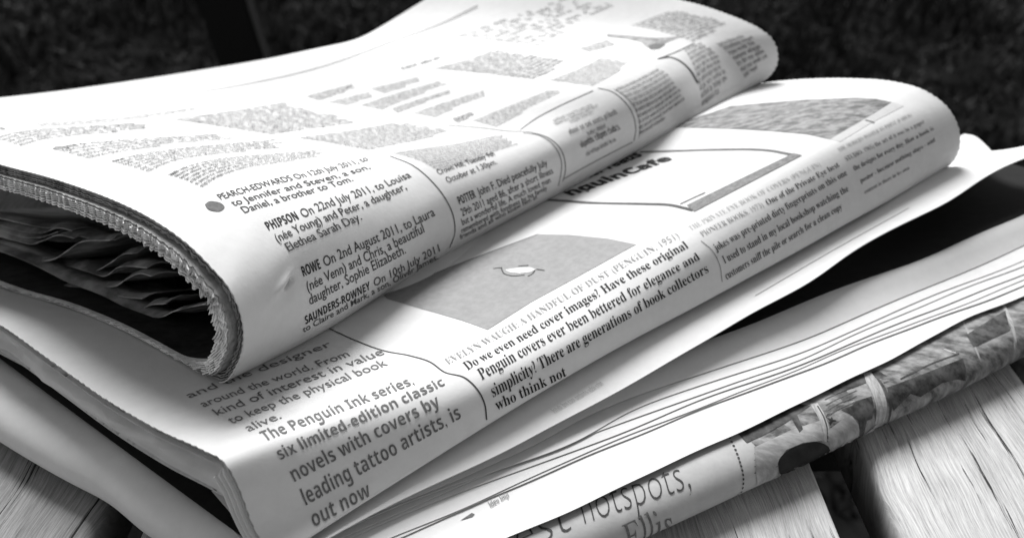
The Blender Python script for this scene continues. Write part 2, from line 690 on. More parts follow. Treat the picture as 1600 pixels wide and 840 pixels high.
def plank(x0, x1, y0, y1, z1, seed, lo=.27, hi=.55, rad=.5):
    h = 2.6
    prof = []
    for k in range(7):
        a = pi / 2 * k / 6
        prof.append((x1 - rad + rad * sin(a), z1 - rad + rad * cos(a)))
    prof = [(x0 + x1 - x, z) for x, z in prof[::-1]] + prof + [(x1, z1 - h), (x0, z1 - h)]
    ys = np.linspace(y0, y1, 60)
    r = np.random.default_rng(seed)
    V = []
    for y in ys:
        e0, e1 = .05 * sin(y * .31 + seed), .05 * sin(y * .23 + 2 * seed)
        for x, z in prof:
            V.append((x + (e0 if x < (x0 + x1) / 2 else e1), y, z + .02 * sin(y * .2 + seed)))
    p = len(prof)
    F = []
    for i in range(len(ys) - 1):
        for k in range(p):
            F.append([i * p + k, i * p + (k + 1) % p, (i + 1) * p + (k + 1) % p, (i + 1) * p + k])
    F.append(list(range(p)))
    F.append(list(range((len(ys) - 1) * p, len(ys) * p))[::-1])
    o = mesh('plank', V, F, table, wood_mat('whitewashed_wood', seed, lo, hi))
    return o


PL = [(-33, -25), (-23.7, -15.4), (-13.7, -5.9), (-4.5, 2.3), (3.7, 12.05), (14.35, 23.2)]
for k, (a, b_) in enumerate(PL):
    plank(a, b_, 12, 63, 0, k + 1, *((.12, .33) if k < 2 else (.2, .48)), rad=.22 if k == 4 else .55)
m_dk, t_, b_ = new_mat('dark_wood', .9, .1)
t_.links.new(ramp(t_, noise(t_, coords(t_), 70, 5, .6), [(.35, .01), (.7, .05)]), b_.inputs['Base Color'])
for y in (18, 37, 56):      # battens under the slats
    x0, x1, z0, z1 = -32, 23, -5.2, -2.65
    V = [(x, yy, z) for x in (x0, x1) for yy in (y - 2.2, y + 2.2) for z in (z0, z1)]
    mesh('batten', V, [[0, 1, 3, 2], [4, 6, 7, 5], [0, 4, 5, 1], [2, 3, 7, 6], [0, 2, 6, 4], [1, 5, 7, 3]], table, m_dk, True)
for x in (-29, 20):
    for y in (18, 56):
        V = [(x + dx, y + dy, z) for dx in (-1.6, 1.6) for dy in (-1.6, 1.6) for z in (LAWN_Z, -5.25)]
        mesh('leg', V, [[0, 1, 3, 2], [4, 6, 7, 5], [0, 4, 5, 1], [2, 3, 7, 6], [0, 2, 6, 4], [1, 5, 7, 3]], table, m_dk, True)

# ------------------------------------------------------------------ D: supplement at the very bottom
E_SP = np.array([cos(radians(41)), sin(radians(41)), 0])      # along the folds, to the right and away
E_PB = np.array([-sin(radians(41)), cos(radians(41)), 0])     # across, backwards to the left

supp = thing('magazine_supplement', 'folded supplement at the bottom of the stack with a picture collage on its fold', 'magazine', (6, 28, 0))
Dpx = [(480, 1100), (700, 998), (880, 918), (1053, 838), (1140, 797), (1273, 735), (1368, 686), (1502, 623), (1580, 582), (1660, 540), (1760, 480)]
Dl = polycurve(np.array([un(u, v, .12) for u, v in Dpx]), 160)
rows = []
aD, bD = 1.45, .92
for p, tg in zip(Dl, np.gradient(Dl, axis=0)):
    nb = np.array([-tg[1], tg[0], 0])
    nb /= np.linalg.norm(nb)
    c0 = p + nb * aD
    c0 = np.array([c0[0], c0[1], .06 + bD])
    r = [c0 + nb * d + np.array([0, 0, bD]) for d in (16, 12, 8, 5, 3, 1.5)]
    r += [c0 - nb * aD * sin(a) ** .9 + np.array([0, 0, bD * cos(a)]) for a in np.linspace(0, pi, 22)]
    r += [c0 + nb * d - np.array([0, 0, bD]) for d in (1.5, 4, 8)]
    rows.append(resample(np.array(r), 27, 110, 20))
GD = wrinkle(np.array(rows), .012, 5)
SD = Surf(GD)
SD_REF['D'] = SD
sheet('cover_sheet', SD.G, SD.N, .05, supp, PAPER_G)
for k in range(7):
    sheet('inner_sheet', SD.G[:, ::2], SD.N[:, ::2], .05, supp, PAPER_G, .09 + .09 * k)
cover = supp.children[0]
# light heading
text(SD, 'best', (776, 880), (893, 828), (-13, -50), INK, cover, 'sans', (-14, -50), -.022, 'headline_text')
text(SD, 'hotspots,', (914, 819), (1080, 763), (-14, -50), INK, cover, 'sans', (-15, -50), -.022, 'headline_text')
text(SD, 'Ellis', (976, 860), (1048, 826), (-12, -36), INK_M, cover, 'italic', None, 0, 'byline_text')
text(SD, 'by Mary', (850, 918), (962, 867), (-12, -36), INK_M, cover, 'italic', None, 0, 'byline_text')
dp = polycurve(np.array([(1140, 684, 0), (1148, 700, 0), (1156, 722, 0), (1161, 744, 0), (1160, 762, 0), (1152, 780, 0)], float), 16)
V, F = [], []
for q in dp[:, :2]:
    c = SD.inv(*q)
    base_i = len(V)
    P = SD.at(c, .022)
    for a in range(6):
        th = a * pi / 3
        V.append(P + .055 * (cos(th) * E_SP + sin(th) * np.cross(SD.bil(SD.N, *c), E_SP)))
    F.append([base_i + i for i in range(6)])
mesh('dotted_line', V, F, cover, INK, True)


def cc(x, y):      # helper: points read off an enlargement of the collage
    return (1140 + x / 2.626, 520 + y / 2.626)


PH_MID = photo_mat('collage_mid', .05, .27, 190, (1, 2, 1), .36, .66)
PH_DK = photo_mat('collage_dark', .012, .075, 260)
PH_LT = photo_mat('collage_light', .2, .36, 150, (1, 3, 1))
PH_MID2 = ink_mat('collage_line', .09)
PH_BLK = photo_mat('collage_black', .006, .016, 200)
PH_FR = photo_mat('collage_frame', .2, .34, 300, (6, 1, 1))
cp = lambda *p: [cc(*q) for q in p]
TT, SS = np.meshgrid(np.arange(67.0, 158.5, .5), np.arange(40, 112, .5), indexing='ij')
mesh('printed_picture', SD.at(np.stack([TT, SS], -1), .014).reshape(-1, 3), gridfaces(*TT.shape), cover, PH_MID)
patch(SD, cp((40, 420), (20, 405), (270, 290), (330, 300), (230, 370), (130, 425), (70, 450)), PH_DK, cover, lift=.019)
patch(SD, cp((205, 590), (200, 520), (240, 480), (300, 455), (370, 448), (408, 470), (410, 495), (385, 515), (350, 535), (300, 545), (240, 575)), PH_BLK, cover, 'printed_picture', 6, .024)
patch(SD, cp((455, 315), (500, 300), (520, 280), (582, 260), (590, 300), (583, 350), (560, 360), (552, 400), (535, 450), (530, 452), (530, 400), (525, 360), (490, 330)), PH_DK, cover, 'printed_picture', 5, .024)
patch(SD, cp((645, 225), (780, 175), (955, 105), (968, 150), (965, 195), (930, 190), (870, 205), (780, 262), (740, 250), (670, 318), (652, 270)), PH_DK, cover, 'printed_picture', 6, .024)
patch(SD, cp((970, 10), (1080, -60), (1130, -90), (1150, -10), (1000, 60)), PH_DK, cover, 'printed_picture', 6, .024)
patch(SD, cp((400, 235), (500, 190), (550, 170), (560, 205), (430, 255)), PH_DK, cover, 'printed_picture', 6, .024)
rq = random.Random(12)
for q in range(70):
    t0, s0 = rq.uniform(68, 120), rq.uniform(52, 92)
    dt_, ds_ = rq.uniform(.4, 2.6), rq.uniform(.6, 5)
    sk = rq.uniform(-.8, .8)
    c4 = [SD.at(np.array([t0 + a_ * dt_ + sk * b_2, s0 + b_2 * ds_ + rq.uniform(-.5, .5)])[None], .017 + .0001 * q)[0] for a_, b_2 in ((0, 0), (.5, 0), (1, 0), (1, .5), (1, 1), (.5, 1), (0, 1), (0, .5))]
    c4.append(SD.at(np.array([[t0 + .5 * dt_ + sk * .5, s0 + .5 * ds_]]), .019 + .0001 * q)[0])
    mesh('collage_piece', c4, [[i, (i + 1) % 8, 8] for i in range(8)], cover, rq.choice((PH_DK, PH_LT, PH_MID2, PH_MID)), True)
patch(SD, cp((400, 400), (470, 350), (500, 340), (530, 380), (528, 440), (420, 490), (405, 450)), PH_LT, cover, 'printed_picture', 6, .024)
patch(SD, cp((100, 470), (250, 400), (370, 360), (385, 440), (300, 450), (230, 480), (195, 530), (195, 590), (110, 620)), PH_LT, cover, 'printed_picture', 6, .022)
patch(SD, cp((240, 310), (262, 303), (300, 395), (285, 410), (250, 345)), PH_DK, cover, 'printed_picture', 5, .026)
for pts, ww in (((cc(555, 165), cc(600, 230), cc(622, 300), cc(610, 370), cc(570, 430)), .55),
                ((cc(345, 290), cc(375, 340), cc(392, 390), cc(392, 445)), .32),
                ((cc(1120, -120), cc(1160, -20), cc(1170, 40), cc(1165, 80)), .16)):
    rule(SD, pts, ww, PH_FR, cover, 'printed_frame', lift=.028)
rule(SD, (cc(590, 165), cc(640, 240), cc(658, 300), cc(640, 380), cc(600, 420)), .12, PH_DK, cover, 'printed_frame', lift=.03)
rule(SD, (cc(580, 180), cc(607, 250), cc(612, 310), cc(590, 390)), .05, PH_LT, cover, 'printed_frame', lift=.032)
rule(SD, (cc(360, 300), cc(385, 345), cc(400, 400), cc(400, 445)), .06, PH_DK, cover, 'printed_frame', lift=.03)
rule(SD, (cc(700, 190), cc(820, 130), cc(940, 85)), .06, PH_DK, cover, 'printed_frame', lift=.03)
rule(SD, (cc(950, -60), cc(1010, 70), cc(1030, 120)), .1, PH_LT, cover, 'printed_frame', lift=.03)
for k in range(4):
    rule(SD, (cc(390 + k * 4, 275 + 22 * k), cc(440, 250 + 22 * k), cc(520, 215 + 22 * k)), .04, PH_MID2, cover, 'printed_frame', lift=.03)
for k in range(5):
    rule(SD, (cc(100, 470 + 26 * k), cc(200, 440 + 26 * k)), .03, PH_MID2, cover, 'printed_frame', lift=.03)

# ------------------------------------------------------------------ C: open newspaper, flap above and page stack below
op = thing('open_newspaper', 'open folded newspaper with gaping mouth and stepped white page edges, third from the top', 'newspaper', (10, 34, 2))
Hn = herm(np.array([0., 1.]), np.zeros((2, 3)), np.array([0.5]))


def edge_line(px, zs, n=200):
    return polycurve(np.array([un(u, v, z) for (u, v), z in zip(px, zs)]), n)


Tpx = [(440, 850), (640, 760), (760, 700), (969, 598), (1074, 547), (1160, 521), (1246, 483), (1331, 448), (1460, 406), (1524, 373), (1600, 343), (1720, 280)]
lay = [  # front edges of the lower pages, top one first
    ([(450, 868), (500, 839), (562, 811), (625, 785), (719, 750), (760, 727), (812, 709), (917, 650), (1022, 607), (1126, 573), (1260, 528), (1331, 496), (1417, 461), (1460, 444), (1600, 384), (1720, 325)], 2.42, 'a'),
    ([(450, 875), (500, 846), (656, 775), (781, 732), (906, 687), (969, 646), (1074, 609), (1160, 580), (1260, 549), (1331, 517), (1396, 486), (1460, 459), (1524, 435), (1600, 406), (1720, 350)], 2.365, 'b'),
    ([(450, 880), (500, 853), (656, 786), (760, 741), (865, 700), (969, 662), (1074, 622), (1160, 592), (1260, 557), (1300, 537), (1396, 497), (1524, 443), (1600, 414), (1720, 358)], 2.32, 'c'),
    ([(450, 892), (500, 862), (650, 797), (760, 752), (865, 715), (969, 675), (1126, 612), (1260, 567), (1331, 533), (1480, 475), (1600, 428), (1720, 372)], 2.27, 'd'),
    ([(450, 922), (500, 892), (625, 832), (719, 794), (812, 753), (917, 706), (1022, 664), (1126, 622), (1260, 571), (1331, 541), (1480, 484), (1600, 437), (1720, 382)], 2.215, 'e'),
    ([(450, 930), (500, 900), (625, 838), (719, 799), (812, 758), (917, 710), (1022, 668), (1126, 627), (1260, 577), (1331, 547), (1480, 491), (1600, 445), (1720, 390)], 2.17, 'f'),
    ([(560, 945), (700, 882), (790, 840), (906, 790), (1000, 746), (1100, 700), (1233, 637), (1380, 567), (1500, 502), (1600, 462), (1720, 405)], 2.10, 'g')]
low = []
nx_ = 260
Tl = smooth(edge_line(Tpx, [2.5, 2.55, 2.6, 2.65, 2.7, 2.75, 2.8, 2.85, 2.9, 2.95, 2.95, 2.95], nx_), 150, 0)
for k, (px, z, _) in enumerate(lay):
    El = smooth(edge_line(px, [z] * len(px), nx_), 60, 0)
    q_ = np.linspace(0, 1, nx_)
    El = El + E_PB * (.035 * np.sin(q_ * (9 + 3.1 * k) + k * 2) + .02 * np.sin(q_ * (31 + 5 * k) + k))[:, None]
    rws = []
    for i in range(nx_):
        e = El[i]
        if k == 0:
            j = np.argmin(np.abs((Tl - e) @ E_SP))
            L = max((Tl[j] - e) @ E_PB, .5)
            dz = max(Tl[j][2] - z, .05)
            r = [e, e + E_PB * L * .35 + [0, 0, dz * .4], e + E_PB * L * .75 + [0, 0, dz * .85], e + E_PB * L + [0, 0, dz],
                 e + E_PB * (L + .5) + [0, 0, dz - .04], e + E_PB * (L + 2) + [0, 0, dz - .4], e + E_PB * (L + 5) + [0, 0, dz - .7]]
        else:
            r = [e, e + E_PB * .8 + [0, 0, .005], e + E_PB * 2 + [0, 0, .01], e + E_PB * 5 + [0, 0, -.01]]
        rws.append(resample(np.array(r)[::-1], len(r) - 1, 44, 0))
    G = smooth(np.array(rws), 20, 0)
    G = wrinkle(G, .004, 20 + k, .6)
    S = Surf(G)
    low.append(S)
    o = sheet('lower_page', S.G, S.N, .018, op, PAPER_W if k == 6 else PAPER)
SW = low[-1]
band = op.children[-1]
block(SW, (763, 786), (797, 768), (800, 775), (768, 794), 1, INK_L, band, 0, .8, 3, name='small_print')
patch(SW, [(719, 813), (737, 801), (742, 803), (738, 807)], INK_M, band, 'small_print', 4, .02)
# black sheet added behind the ridge, its colour painting the void's deep shade
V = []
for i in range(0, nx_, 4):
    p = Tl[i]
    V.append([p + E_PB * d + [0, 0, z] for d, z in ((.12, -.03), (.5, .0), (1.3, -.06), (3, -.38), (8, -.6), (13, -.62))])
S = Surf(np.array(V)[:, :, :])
sheet('black_shade_sheet', S.G, S.N, .03, op, PAPER_SHADE_BLACK)

# upper flap of C
Fpx = [(437, 884), (562, 812), (656, 765), (719, 737), (781, 709), (844, 674), (969, 609), (1074, 547), (1126, 518), (1160, 496), (1267, 440), (1331, 393), (1417, 346), (1481, 316), (1524, 286), (1567, 260), (1600, 247), (1660, 226)]
Fz = [2.72, 2.78, 2.82, 2.86, 2.9, 2.95, 3.1, 3.35, 3.5, 3.65, 4.0, 4.25, 4.6, 4.85, 5.0, 5.15, 5.25, 5.4]

# ------------------------------------------------------------------ B: second newspaper
bz = dict(L=2.85, M=3.35, N=3.75, Q=4.35, R=4.55)
Bp = dict(
    L=([(-150, 442), (0, 506), (81, 562), (167, 622), (253, 672), (318, 702), (352, 722), (372, 757), (403, 835), (437, 878)], 141),
    M=([(330, 455), (506, 508), (553, 527), (600, 545), (642, 557), (684, 574), (726, 592), (747, 612), (759, 638), (763, 664)], 140),
    N=([(760, 320), (881, 334), (950, 338), (1000, 346), (1045, 354), (1075, 362), (1098, 374), (1115, 390), (1127, 414), (1134, 456)], 139),
    Q=([(980, 200), (1100, 201), (1200, 205), (1250, 211), (1285, 218), (1312, 228), (1332, 248), (1345, 274), (1350, 300), (1352, 336)], 139),
    R=([(1130, 140), (1210, 128), (1259, 124), (1332, 123), (1397, 128), (1445, 142), (1482, 170), (1499, 205), (1497, 238), (1478, 262)], 138))
NTB, NSB, NUB = 230, 330, 50
rows, anch = [], []
for k in 'LMNQR':
    px, hd_ = Bp[k]
    a = un(*px[-1], bz[k])
    P = sect(px, a, hd_)
    h = radians(hd_)
    e = np.array([cos(h), sin(h), 0])
    ext = P[0] + (P[0] - P[1]) / np.linalg.norm(P[0] - P[1]) * 5 + [0, 0, .3]
    und = [a + e * d + [0, 0, -.02] + (E_SP * min(d * .6, 3.5) if k == 'L' else 0) for d in (1.2, 4, 9, 14)]
    P = np.vstack([ext, P, und])
    rows.append(P)
    anch.append(len(px))
GB = grid_from_rows(rows, anch, NTB, NSB, NUB, 3)
GB = wrinkle(GB, .05, 11)
SB = Surf(GB, NSB)

# the flap follows B's underside
cl = smooth(edge_line(Fpx, Fz, 240), 40, 0)
anB = SB.G[:, NSB - 1]
rws = []
for i in range(240):
    e = cl[i]
    j = np.argmin(np.abs((anB - e) @ E_SP))
    q = anB[j].copy()
    L = max((q - e) @ E_PB, .25)
    zt = max(min(q[2] - .26, e[2] + .2), e[2] - .4) if i < 205 else e[2] - .2
    q = e + E_PB * L + np.array([0, 0, zt - e[2]])
    r = [e, e + (q - e) * .5 + [0, 0, .02], q, q + E_PB * 2 + [0, 0, -.03], q + E_PB * 4 + [0, 0, -.1], q + E_PB * 6 + [0, 0, -.2]]
    if i > 205:       # beyond B's end the flap narrows to a raised lip
        f = (i - 205) / 34
        q2 = e + E_PB * (1.6 - .6 * f) + [0, 0, -.1 - .1 * f]
        r = [e, e + (q2 - e) * .5 + [0, 0, .02], q2, q2 + E_PB * 1.4 + [0, 0, -.75], q2 + E_PB * 3 + [0, 0, -1.5], q2 + E_PB * 5 + [0, 0, -2.2]]
    rws.append(resample(np.array(r)[::-1], 5, 46, 0))
GF = smooth(np.array(rws), 24, 0)
GF = wrinkle(GF, .02, 31)
SF = Surf(GF)
sheet('upper_flap', SF.G, SF.N, .04, op, PAPER_W)
flap = op.children[-1]
for k in range(3):
    G2 = SF.G - E_PB * (-.05 + .09 * k) * 0 + np.array([0, 0, 0])
    sheet('upper_page', (G2[:, :-1] + E_PB * (.06 + .1 * k)), SF.N[:, :-1], .03, op, PAPER, .06 + .05 * k)
sheet('upper_page', (SF.G[:, :-1] + E_PB * .5), SF.N[:, :-1], .03, op, PAPER_SHADE_BLACK, .26)  # black sheet added to paint the shade under the flap
block(SF, (860, 640), (1000, 556), (1010, 560), (868, 646), 1, INK_XL, flap, .1, .6, 5, name='small_print')
rule(SF, [(1180, 462), (1300, 392), (1420, 325)], .05, INK_XL, flap, 'printed_rule')
# loose page corner behind B's right end
cpx = [[(1400, 262, 3.9), (1440, 240, 3.9), (1480, 222, 3.95), (1507, 209, 4.0)],
       [(1420, 275, 3.85), (1470, 250, 3.9), (1510, 228, 3.95), (1524, 213, 4.0)],
       [(1440, 290, 3.8), (1490, 262, 3.85), (1530, 238, 3.9), (1540, 226, 3.95)],
       [(1460, 305, 3.7), (1500, 280, 3.75), (1540, 256, 3.8), (1553, 240, 3.85)]]
G = np.array([[un(*p) for p in r] for r in cpx])
G = np.array([polycurve(r, 20) for r in G])
G = herm(np.arange(4.), G, np.linspace(0, 3, 20))
S = Surf(G)
sheet('page_corner', S.G, S.N, .04, op, PAPER_W)

# rounded fold on C's left side
rr = []
for u, v in ((-260, 560), (-120, 625), (0, 693), (54, 727), (109, 759), (181, 797), (235, 838), (330, 892), (430, 950), (520, 1010)):
    p = un(u, v, .35)
    R_ = 1.0
    c0 = p + E_SP * (R_ * 1.0)
    c0[2] = .12 + R_
    r = [c0 + E_SP * d + [0, 0, R_ - dz] for d, dz in ((5.5, 1.6), (4, 1.2), (2.4, .5), (1.2, .1))]
    r += [c0 - E_SP * R_ * 1.25 * sin(a) + np.array([0, 0, R_ * cos(a)]) for a in np.linspace(0, pi, 16)]
    r += [c0 + E_SP * d - [0, 0, R_] for d in (2, 5)]
    rr.append(resample(np.array(r), 19, 90, 14))
rr = np.array(rr)
c = np.r_[0, np.cumsum(np.linalg.norm(np.diff(rr[:, 60], axis=0), axis=1))]
G = smooth(herm(c, rr, np.linspace(0, c[-1], 120)), 4, 0)
G = wrinkle(G, .05, 44)
rk = np.random.default_rng(9)
T, X = np.meshgrid(np.linspace(0, 1, G.shape[0]), np.linspace(0, 1, G.shape[1]), indexing='ij')
Nq = np.cross(np.gradient(G, axis=1), np.gradient(G, axis=0))
Nq /= np.linalg.norm(Nq, axis=2, keepdims=True)
for _ in range(9):
    d_ = (T - rk.uniform(.1, .9)) * rk.uniform(8, 16) + (X - rk.uniform(.3, .8)) * rk.uniform(-9, 9)
    G = G + Nq * (np.exp(-np.abs(d_) * 2.5) * rk.uniform(-.07, .07) * np.exp(-((X - rk.uniform(.4, .8)) * 3) ** 2))[..., None]
S = Surf(G)
sheet('folded_side', S.G, S.N, .05, op, PAPER)

# ---- B sheets
sec = thing('folded_newspaper', 'folded newspaper second from the top, printed with a pale quote and a boxed advertisement', 'newspaper', (5, 40, 4), 'newspapers folded in the stack')
GBt = teeth(teeth(SB.G, .05, .35, -1, 3), .03, .4, 0, 4)
sheet('cover_sheet', GBt, SB.N, .045, sec, PAPER)
bc = sec.children[0]
for k in range(4):
    j0 = 289
    G2 = SB.G[:26, j0:].copy()
    tv = G2[0] - G2[1]
    tv /= np.linalg.norm(tv, axis=1, keepdims=True)
    G2 = np.concatenate([G2[:1] + tv * (-.1 + (.15 + .10 * k) * np.clip(np.arange(len(tv)) / 7, 0, 1))[:, None], G2[2:]], 0)
    N2 = np.concatenate([SB.N[:1, j0:], SB.N[2:26, j0:]], 0)
    jj = np.arange(j0, NSB + NUB) - (NSB - 1)
    tpr = np.clip(np.abs(jj) * .08 / 1.4, .12, 1) * np.where(jj > 0, .3, 1)
    sheet('inner_sheet', G2, N2, .17, sec, PAPER if k else PAPER_G, .09 + .2 * k, tpr)
# lumpy folded bundle that shows along B's left side
lip = SB.G[0, 20:NSB - 33]
lip = polycurve(lip[::6], 150)
outd = -E_SP


def bundle(name, h0, h1, o0, o1, seed, mat, lump=.12, lo=0, hi=150, n=16):
    L = lip[lo:hi]
    m_ = len(L)
    T, X = np.meshgrid(np.linspace(0, 1, m_), np.linspace(0, 1, n), indexing='ij')
    r = np.random.default_rng(seed)
    Hh = np.zeros_like(T)
    for _ in range(16):
        a_, b_2, ph = r.normal(0, 16), r.normal(0, 3), r.random() * 6.3
        Hh += (1 - 2 * np.abs(np.sin(a_ * T * .8 + b_2 * 1.4 * X + ph)) ** .7) / (1 + .05 * abs(a_))
    low_ = np.zeros(m_)
    for _ in range(5):
        a_, ph = r.normal(0, 13), r.random() * 6.3
        low_ += np.sin(a_ * T[:, 0] + ph)
    hh = h0 + (h1 + low_[:, None] * .05 - h0) * X
    rad = o0 + (o1 - o0) * np.sin(pi * np.clip(X, 0, 1)) ** .7
    if hi < 150:        # these slip in under the bundle towards their right end
        rad = rad - 1.3 * np.clip((T - .45) / .55, 0, 1) ** 1.5
    G = L[:, None, :] - np.array([0, 0, 1.]) * hh[..., None] + outd * (rad + lump * Hh / 3 * np.sin(pi * X))[..., None]
    back = G[:, :1] - outd * 1.6 - np.array([0, 0, .45])
    back2 = G[:, -1:] - outd * 3.0
    G = np.concatenate([back, G, back2], 1)
    S = Surf(G)
    N = S.N
    return sheet(name, G, N, .05, sec, mat)


bundle('inner_section', .30, 1.60, .02, .34, 3, PAPER, .85)
bundle('inner_section', 1.72, 2.15, -.05, .10, 5, PAPER_G, .15, 0, 105)
bundle('inner_page', 2.25, 2.32, -.1, .02, 8, PAPER, .06, 0, 60, 6)

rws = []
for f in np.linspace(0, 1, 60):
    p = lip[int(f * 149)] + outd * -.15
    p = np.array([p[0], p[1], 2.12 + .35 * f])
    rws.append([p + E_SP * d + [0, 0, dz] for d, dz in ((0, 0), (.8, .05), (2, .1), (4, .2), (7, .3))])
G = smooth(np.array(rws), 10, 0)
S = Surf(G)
sheet('bottom_shade_sheet', S.G, S.N, .03, sec, PAPER_SHADE_BLACK)  # black sheet added as painted shade in the gap below the bundle

# ---- B print
LB = lambda *a, **k: text(SB, *a, **k)
for s, p0, p1, up, mt in (
        ('and the designer', (296, 622), (520, 540), (-9, -7), INK_M),
        ('around the world. From', (318, 636), (548, 556), (-9, -8), INK_M),
        ('kind of interest in value', (340, 649), (602, 553), (-10, -9), INK_M),
        ('to keep the physical book', (362, 662), (607, 570), (-10, -9), INK_M),
        ('alive.', (389, 674), (441, 653), (-10, -9), INK_M)):
    text(SB, s, p0, p1, up, mt, bc, 'sans', None, 0, 'pull_quote_text')
for s, p0, p1, up, up1 in (
        ('The Penguin Ink series,', (415, 689), (648, 600), (-11, -14), (-9, -12)),
        ('six limited-edition classic', (438, 718), (696, 601), (-10, -17), (-8, -11)),
        ('novels with covers by', (460, 752), (689, 633), (-11, -21), (-9, -17)),
        ('leading tattoo artists, is', (478, 789), (721, 652), (-10, -24), (-8, -20)),
        ('out now', (491, 823), (580, 773), (-8, -24), (-7, -22))):
    text(SB, s, p0, p1, up, INK_M, bc, 'bsans', up1, -.006, 'pull_quote_text')
text(SB, 'EVELYN WAUGH: A HANDFUL OF DUST (PENGUIN, 1951)', (701, 570), (1062, 371), (-7, -8), INK_L, bc, 'serif', None, -.012, 'caption_text')
for s, p0, p1, up, up1 in (
        ('Do we even need cover images? Have these original', (731, 579), (1076, 386), (-9, -11), (-8, -10)),
        ('Penguin covers ever been bettered for elegance and', (753, 593), (1094, 405), (-9, -15), (-7, -11)),
        ('simplicity? There are generations of book collectors', (771, 620), (1107, 425), (-7, -18), (-6, -13)),
        ('who think not', (776, 641), (885, 586), (-5, -16), (-5, -14))):
    text(SB, s, p0, p1, up, INK_H, bc, 'serif', up1, -.004, 'body_text')
text(SB, 'THE PRIVATE EYE BOOK OF COVERS (PENGUIN)', (1080, 360), (1283, 259), (-6, -6), INK_XL, bc, 'serif', None, -.014, 'caption_text')
text(SB, 'PIONEER BOOKS, 1973)', (1098, 370), (1194, 323), (-6, -7), INK_L, bc, 'serif', None, -.014, 'caption_text')
for s, p0, p1, up, up1 in (
        ('One of the Private Eye best', (1200, 321), (1312, 260), (-6, -8), (-5, -7)),
        ('jokes was pre-printed dirty fingerprints on this one', (1119, 393), (1324, 273), (-7, -10), (-5, -8)),
        ('I used to stand in my local bookshop watching the', (1132, 412), (1326, 298), (-5, -11), (-4, -9)),
        ('customers sniff the pile or search for a clean copy', (1135, 437), (1316, 326), (-4, -11), (-3, -9))):
    text(SB, s, p0, p1, up, INK, bc, 'serif', up1, -.004, 'body_text')
for s, p0, p1, up, up1, mt in (
        ('THE MODERN POSTER IN PRINT (FABER)', (1312, 237), (1425, 181), (-5, -5), (-4, -4), INK_XL),
        ('STUDIO, 1965) the art of it was in a paper', (1323, 252), (1445, 192), (-5, -6), (-4, -5), INK_M),
        ('the designs for every day. How a book is', (1335, 267), (1459, 203), (-4, -7), (-3, -6), INK),
        ('poster - because nothing stays - and', (1345, 286), (1461, 221), (-3, -7), (-2, -6), INK),
        ('content is there in its own', (1351, 303), (1421, 264), (-2, -6), (-2, -5), INK_M)):
    text(SB, s, p0, p1, up, mt, bc, 'serif', up1, -.006, 'body_text')
rule(SB, [(480, 501), (506, 510), (553, 531), (600, 548), (642, 556), (673, 566), (694, 581), (726, 590), (747, 610), (757, 631), (760, 655)], .06, INK, bc, 'column_rule')
rule(SB, [(1095, 376), (1113, 392), (1124, 414), (1128, 440)], .04, INK_L, bc, 'column_rule')
rule(SB, [(884, 318), (940, 321), (1050, 325), (1100, 330)], .02, INK_XL, bc, 'column_rule') if False else None
PIC = photo_mat('grey_tint_picture', .19, .225, 500)
patch(SB, [(762, 515), (720, 500), (668, 485), (605, 467), (600, 462), (680, 427), (760, 396), (841, 366), (890, 367), (950, 373), (994, 382), (900, 434), (830, 472)], PIC, bc, 'printed_picture', 10)
rule(SB, [(600, 461), (680, 427), (760, 396), (841, 366)], .05, INK, bc, 'picture_edge_rule')
WH = ink_mat('unprinted_white', .52, .05)
patch(SB, [(789, 422), (797, 420.5), (812, 418.5), (828, 418), (837, 421), (829, 425.5), (812, 427.5), (797, 426)], WH, bc, 'printed_bird', 5, .026)
for pp in (((771, 420), (778, 419), (785, 419)), ((783, 418), (787, 427), (798, 431), (820, 430)), ((810, 416), (826, 415)), ((825, 432), (832, 428), (836, 423)), ((838, 421), (845, 422), (851, 423))):
    rule(SB, pp, .055, INK, bc, 'printed_bird_outline', lift=.03)
# boxed advertisement
bxl = [(820, 311), (881, 314), (920, 317), (956, 318), (1010, 319), (1050, 321), (1068, 325), (1083, 329)]
rule(SB, bxl, .2, ink_mat('ink_box', .07), bc, 'box_rule')
patch(SB, [(1073, 321), (1240, 240), (1253, 243), (1085, 331)], ink_mat('ink_band', .16), bc, 'box_band', 8, .03)
rule(SB, [(1000, 238), (1060, 236), (1128, 234), (1180, 234), (1206, 236), (1232, 241), (1248, 244)], .2, ink_mat('ink_box2', .12), bc, 'box_rule')
text(SB, 'nguinCafe', (893, 306), (1052, 249), (-17, -6), INK_H, bc, 'bsans', (-15, -5), .03, 'box_title')
text(SB, 'brighter reads', (868, 300), (1005, 243), (-14, -6), INK_H, bc, 'bsans', None, .03, 'box_title')
rule(SB, [(1063, 319), (1080, 311), (1102, 301)], .09, INK_M, bc, 'small_print')
# photograph at the top
PIC2 = photo_mat('printed_crowd_photo', .08, .24, 260, (1, 2.5, 1), .4, .6)
patch(SB, [(1040, 199), (1081, 200), (1150, 202), (1202, 205), (1260, 210), (1297, 218), (1345, 190), (1393, 160), (1370, 155), (1336, 153), (1243, 157), (1142, 166), (1100, 180)], PIC2, bc, 'printed_picture', 9)
patch(SB, [(1297, 218), (1312, 222), (1360, 193), (1412, 166), (1395, 160), (1345, 190)], photo_mat('pale_tint', .4, .44, 300), bc, 'printed_picture', 8)
rule(SB, [(1352, 188), (1366, 192)], .12, INK_M, bc, 'small_print')

